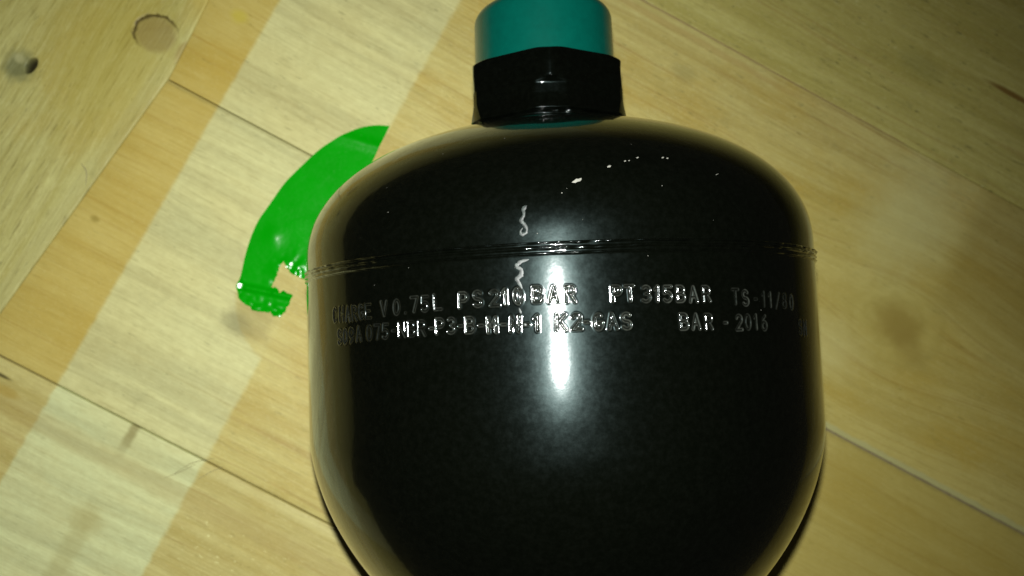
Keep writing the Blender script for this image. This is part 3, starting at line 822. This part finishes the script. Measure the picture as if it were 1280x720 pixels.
link_mesh("torn_sticker", me, m_green, None, tuple(org),
          label="torn crescent of bright green sticker stuck to the boards beside the black vessel", category="sticker")

# ------------------------------------------------------------------ wood fibres and crumbs
m_fib, nt, b = new_mat("loose_wood_fibre")
P, x, y, z = coords(nt)
nt.links.new(mixc(nt, noise(nt, P, 0.8, 2), (0.26, 0.24, 0.11), (0.42, 0.38, 0.19)), b.inputs['Base Color'])
b.inputs['Roughness'].default_value = 0.7
def w2(u, v): return (u * math.cos(ANG) - v * math.sin(ANG), u * math.sin(ANG) + v * math.cos(ANG))
def fibre(p, rad, label, z0=0.0):
    q = []
    for a, b2 in zip(p[:-1], p[1:]):
        for t in np.linspace(0, 1, 5)[:-1]: q.append(np.array(a) * (1 - t) + np.array(b2) * t)
    q.append(np.array(p[-1])); q = np.array(q)
    for _ in range(2): q[1:-1] = (q[:-2] + 2 * q[1:-1] + q[2:]) / 4
    V, Fc = [], []; m = 6
    for i, c in enumerate(q):
        d = q[min(i + 1, len(q) - 1)] - q[max(i - 1, 0)]; d = d / (np.linalg.norm(d) + 1e-9)
        nrm = np.array([-d[1], d[0]]); r = rad * (0.4 + 0.6 * math.sin(math.pi * (i + .6) / (len(q) + .2)))
        for k in range(m):
            t = k / m * 2 * math.pi
            V.append((c[0] + nrm[0] * r * math.cos(t), c[1] + nrm[1] * r * math.cos(t), z0 + rad * 0.9 + r * math.sin(t)))
    for i in range(len(q) - 1):
        for k in range(m):
            Fc.append((i * m + k, i * m + (k + 1) % m, (i + 1) * m + (k + 1) % m, (i + 1) * m + k))
    V = np.array(V); c = V.mean(0); c[2] = z0
    me = mesh_np(V - c, np.array(Fc))
    return link_mesh("wood_splinter", me, m_fib, None, tuple(c), label=label, category="splinter")

fibre([(-113.5, -53.4), (-108.2, -50.2), (-101.4, -49.3)], 0.11, "hair-thin curved splinter on the pale strip, upper of three")
fibre([(-116.7, -54.7), (-111.8, -53.0), (-107.0, -50.8)], 0.10, "hair-thin straight splinter on the pale strip, furthest left of three")
fibre([(-106.5, -55.6), (-102.9, -53.6), (-98.5, -51.9)], 0.09, "hair-thin splinter on the pale strip, lowest and furthest right of three")
fibre([(-140.5, 44.4), (-138.8, 42.0), (-139.1, 37.5)], 0.16, "small dark hooked splinter on the greyish end board", 0.85)

# filler smeared into the far joints
m_fill, nt, b = new_mat("dried_wood_filler")
P, u_, v_, z_ = coords(nt, table)
nt.links.new(mixc(nt, noise(nt, P, 0.35, 3), (0.19, 0.15, 0.06), (0.34, 0.29, 0.14)), b.inputs['Base Color'])
b.inputs['Roughness'].default_value = 0.6
bump(nt, b, noise(nt, P, 1.2, 3), 0.2)
m_pitch, nt, b = new_mat("brown_pitch")
P, u_, v_, z_ = coords(nt, table)
nt.links.new(mixc(nt, noise(nt, P, 0.25, 3), (0.22, 0.14, 0.04), (0.36, 0.26, 0.09)), b.inputs['Base Color'])
b.inputs['Roughness'].default_value = 0.6
def strip(name, u0, u1, vc, w, mat, top, **props):
    us = np.arange(u0, u1, 0.8); n = len(us)
    V = []
    for i, u in enumerate(us):
        e = min(1, i / 6, (n - 1 - i) / 6)
        ww = w * (0.25 + 0.75 * e) * (1 + 0.5 * float(vnoise(np.array(u * 0.3 + 300), np.array(5.0), 81)))
        t = top + 0.12 * float(vnoise(np.array(u * 0.4 + 300), np.array(9.0), 82)) * (w > 0.6)
        for s_, z0 in ((-1, t - 0.12), (-0.5, t), (0.5, t), (1, t - 0.12)): V.append((u, vc + s_ * ww / 2, z0))
    Fc = [(i * 4 + k, (i + 1) * 4 + k, (i + 1) * 4 + k + 1, i * 4 + k + 1) for i in range(n - 1) for k in range(3)]
    V = np.array(V); c = V.mean(0)
    return link_mesh(name, mesh_np(V - c, np.array(Fc)), mat, table, tuple(c), **props)
strip("joint_filler", 100, 262, 4.98, 1.0, m_fill, 0.04, label="greyish filler smeared along the joint right of the vessel")
strip("joint_filler", -60, 92, 104.6, 0.55, m_pitch, -0.02, label="brown pitch closing the upper joint")
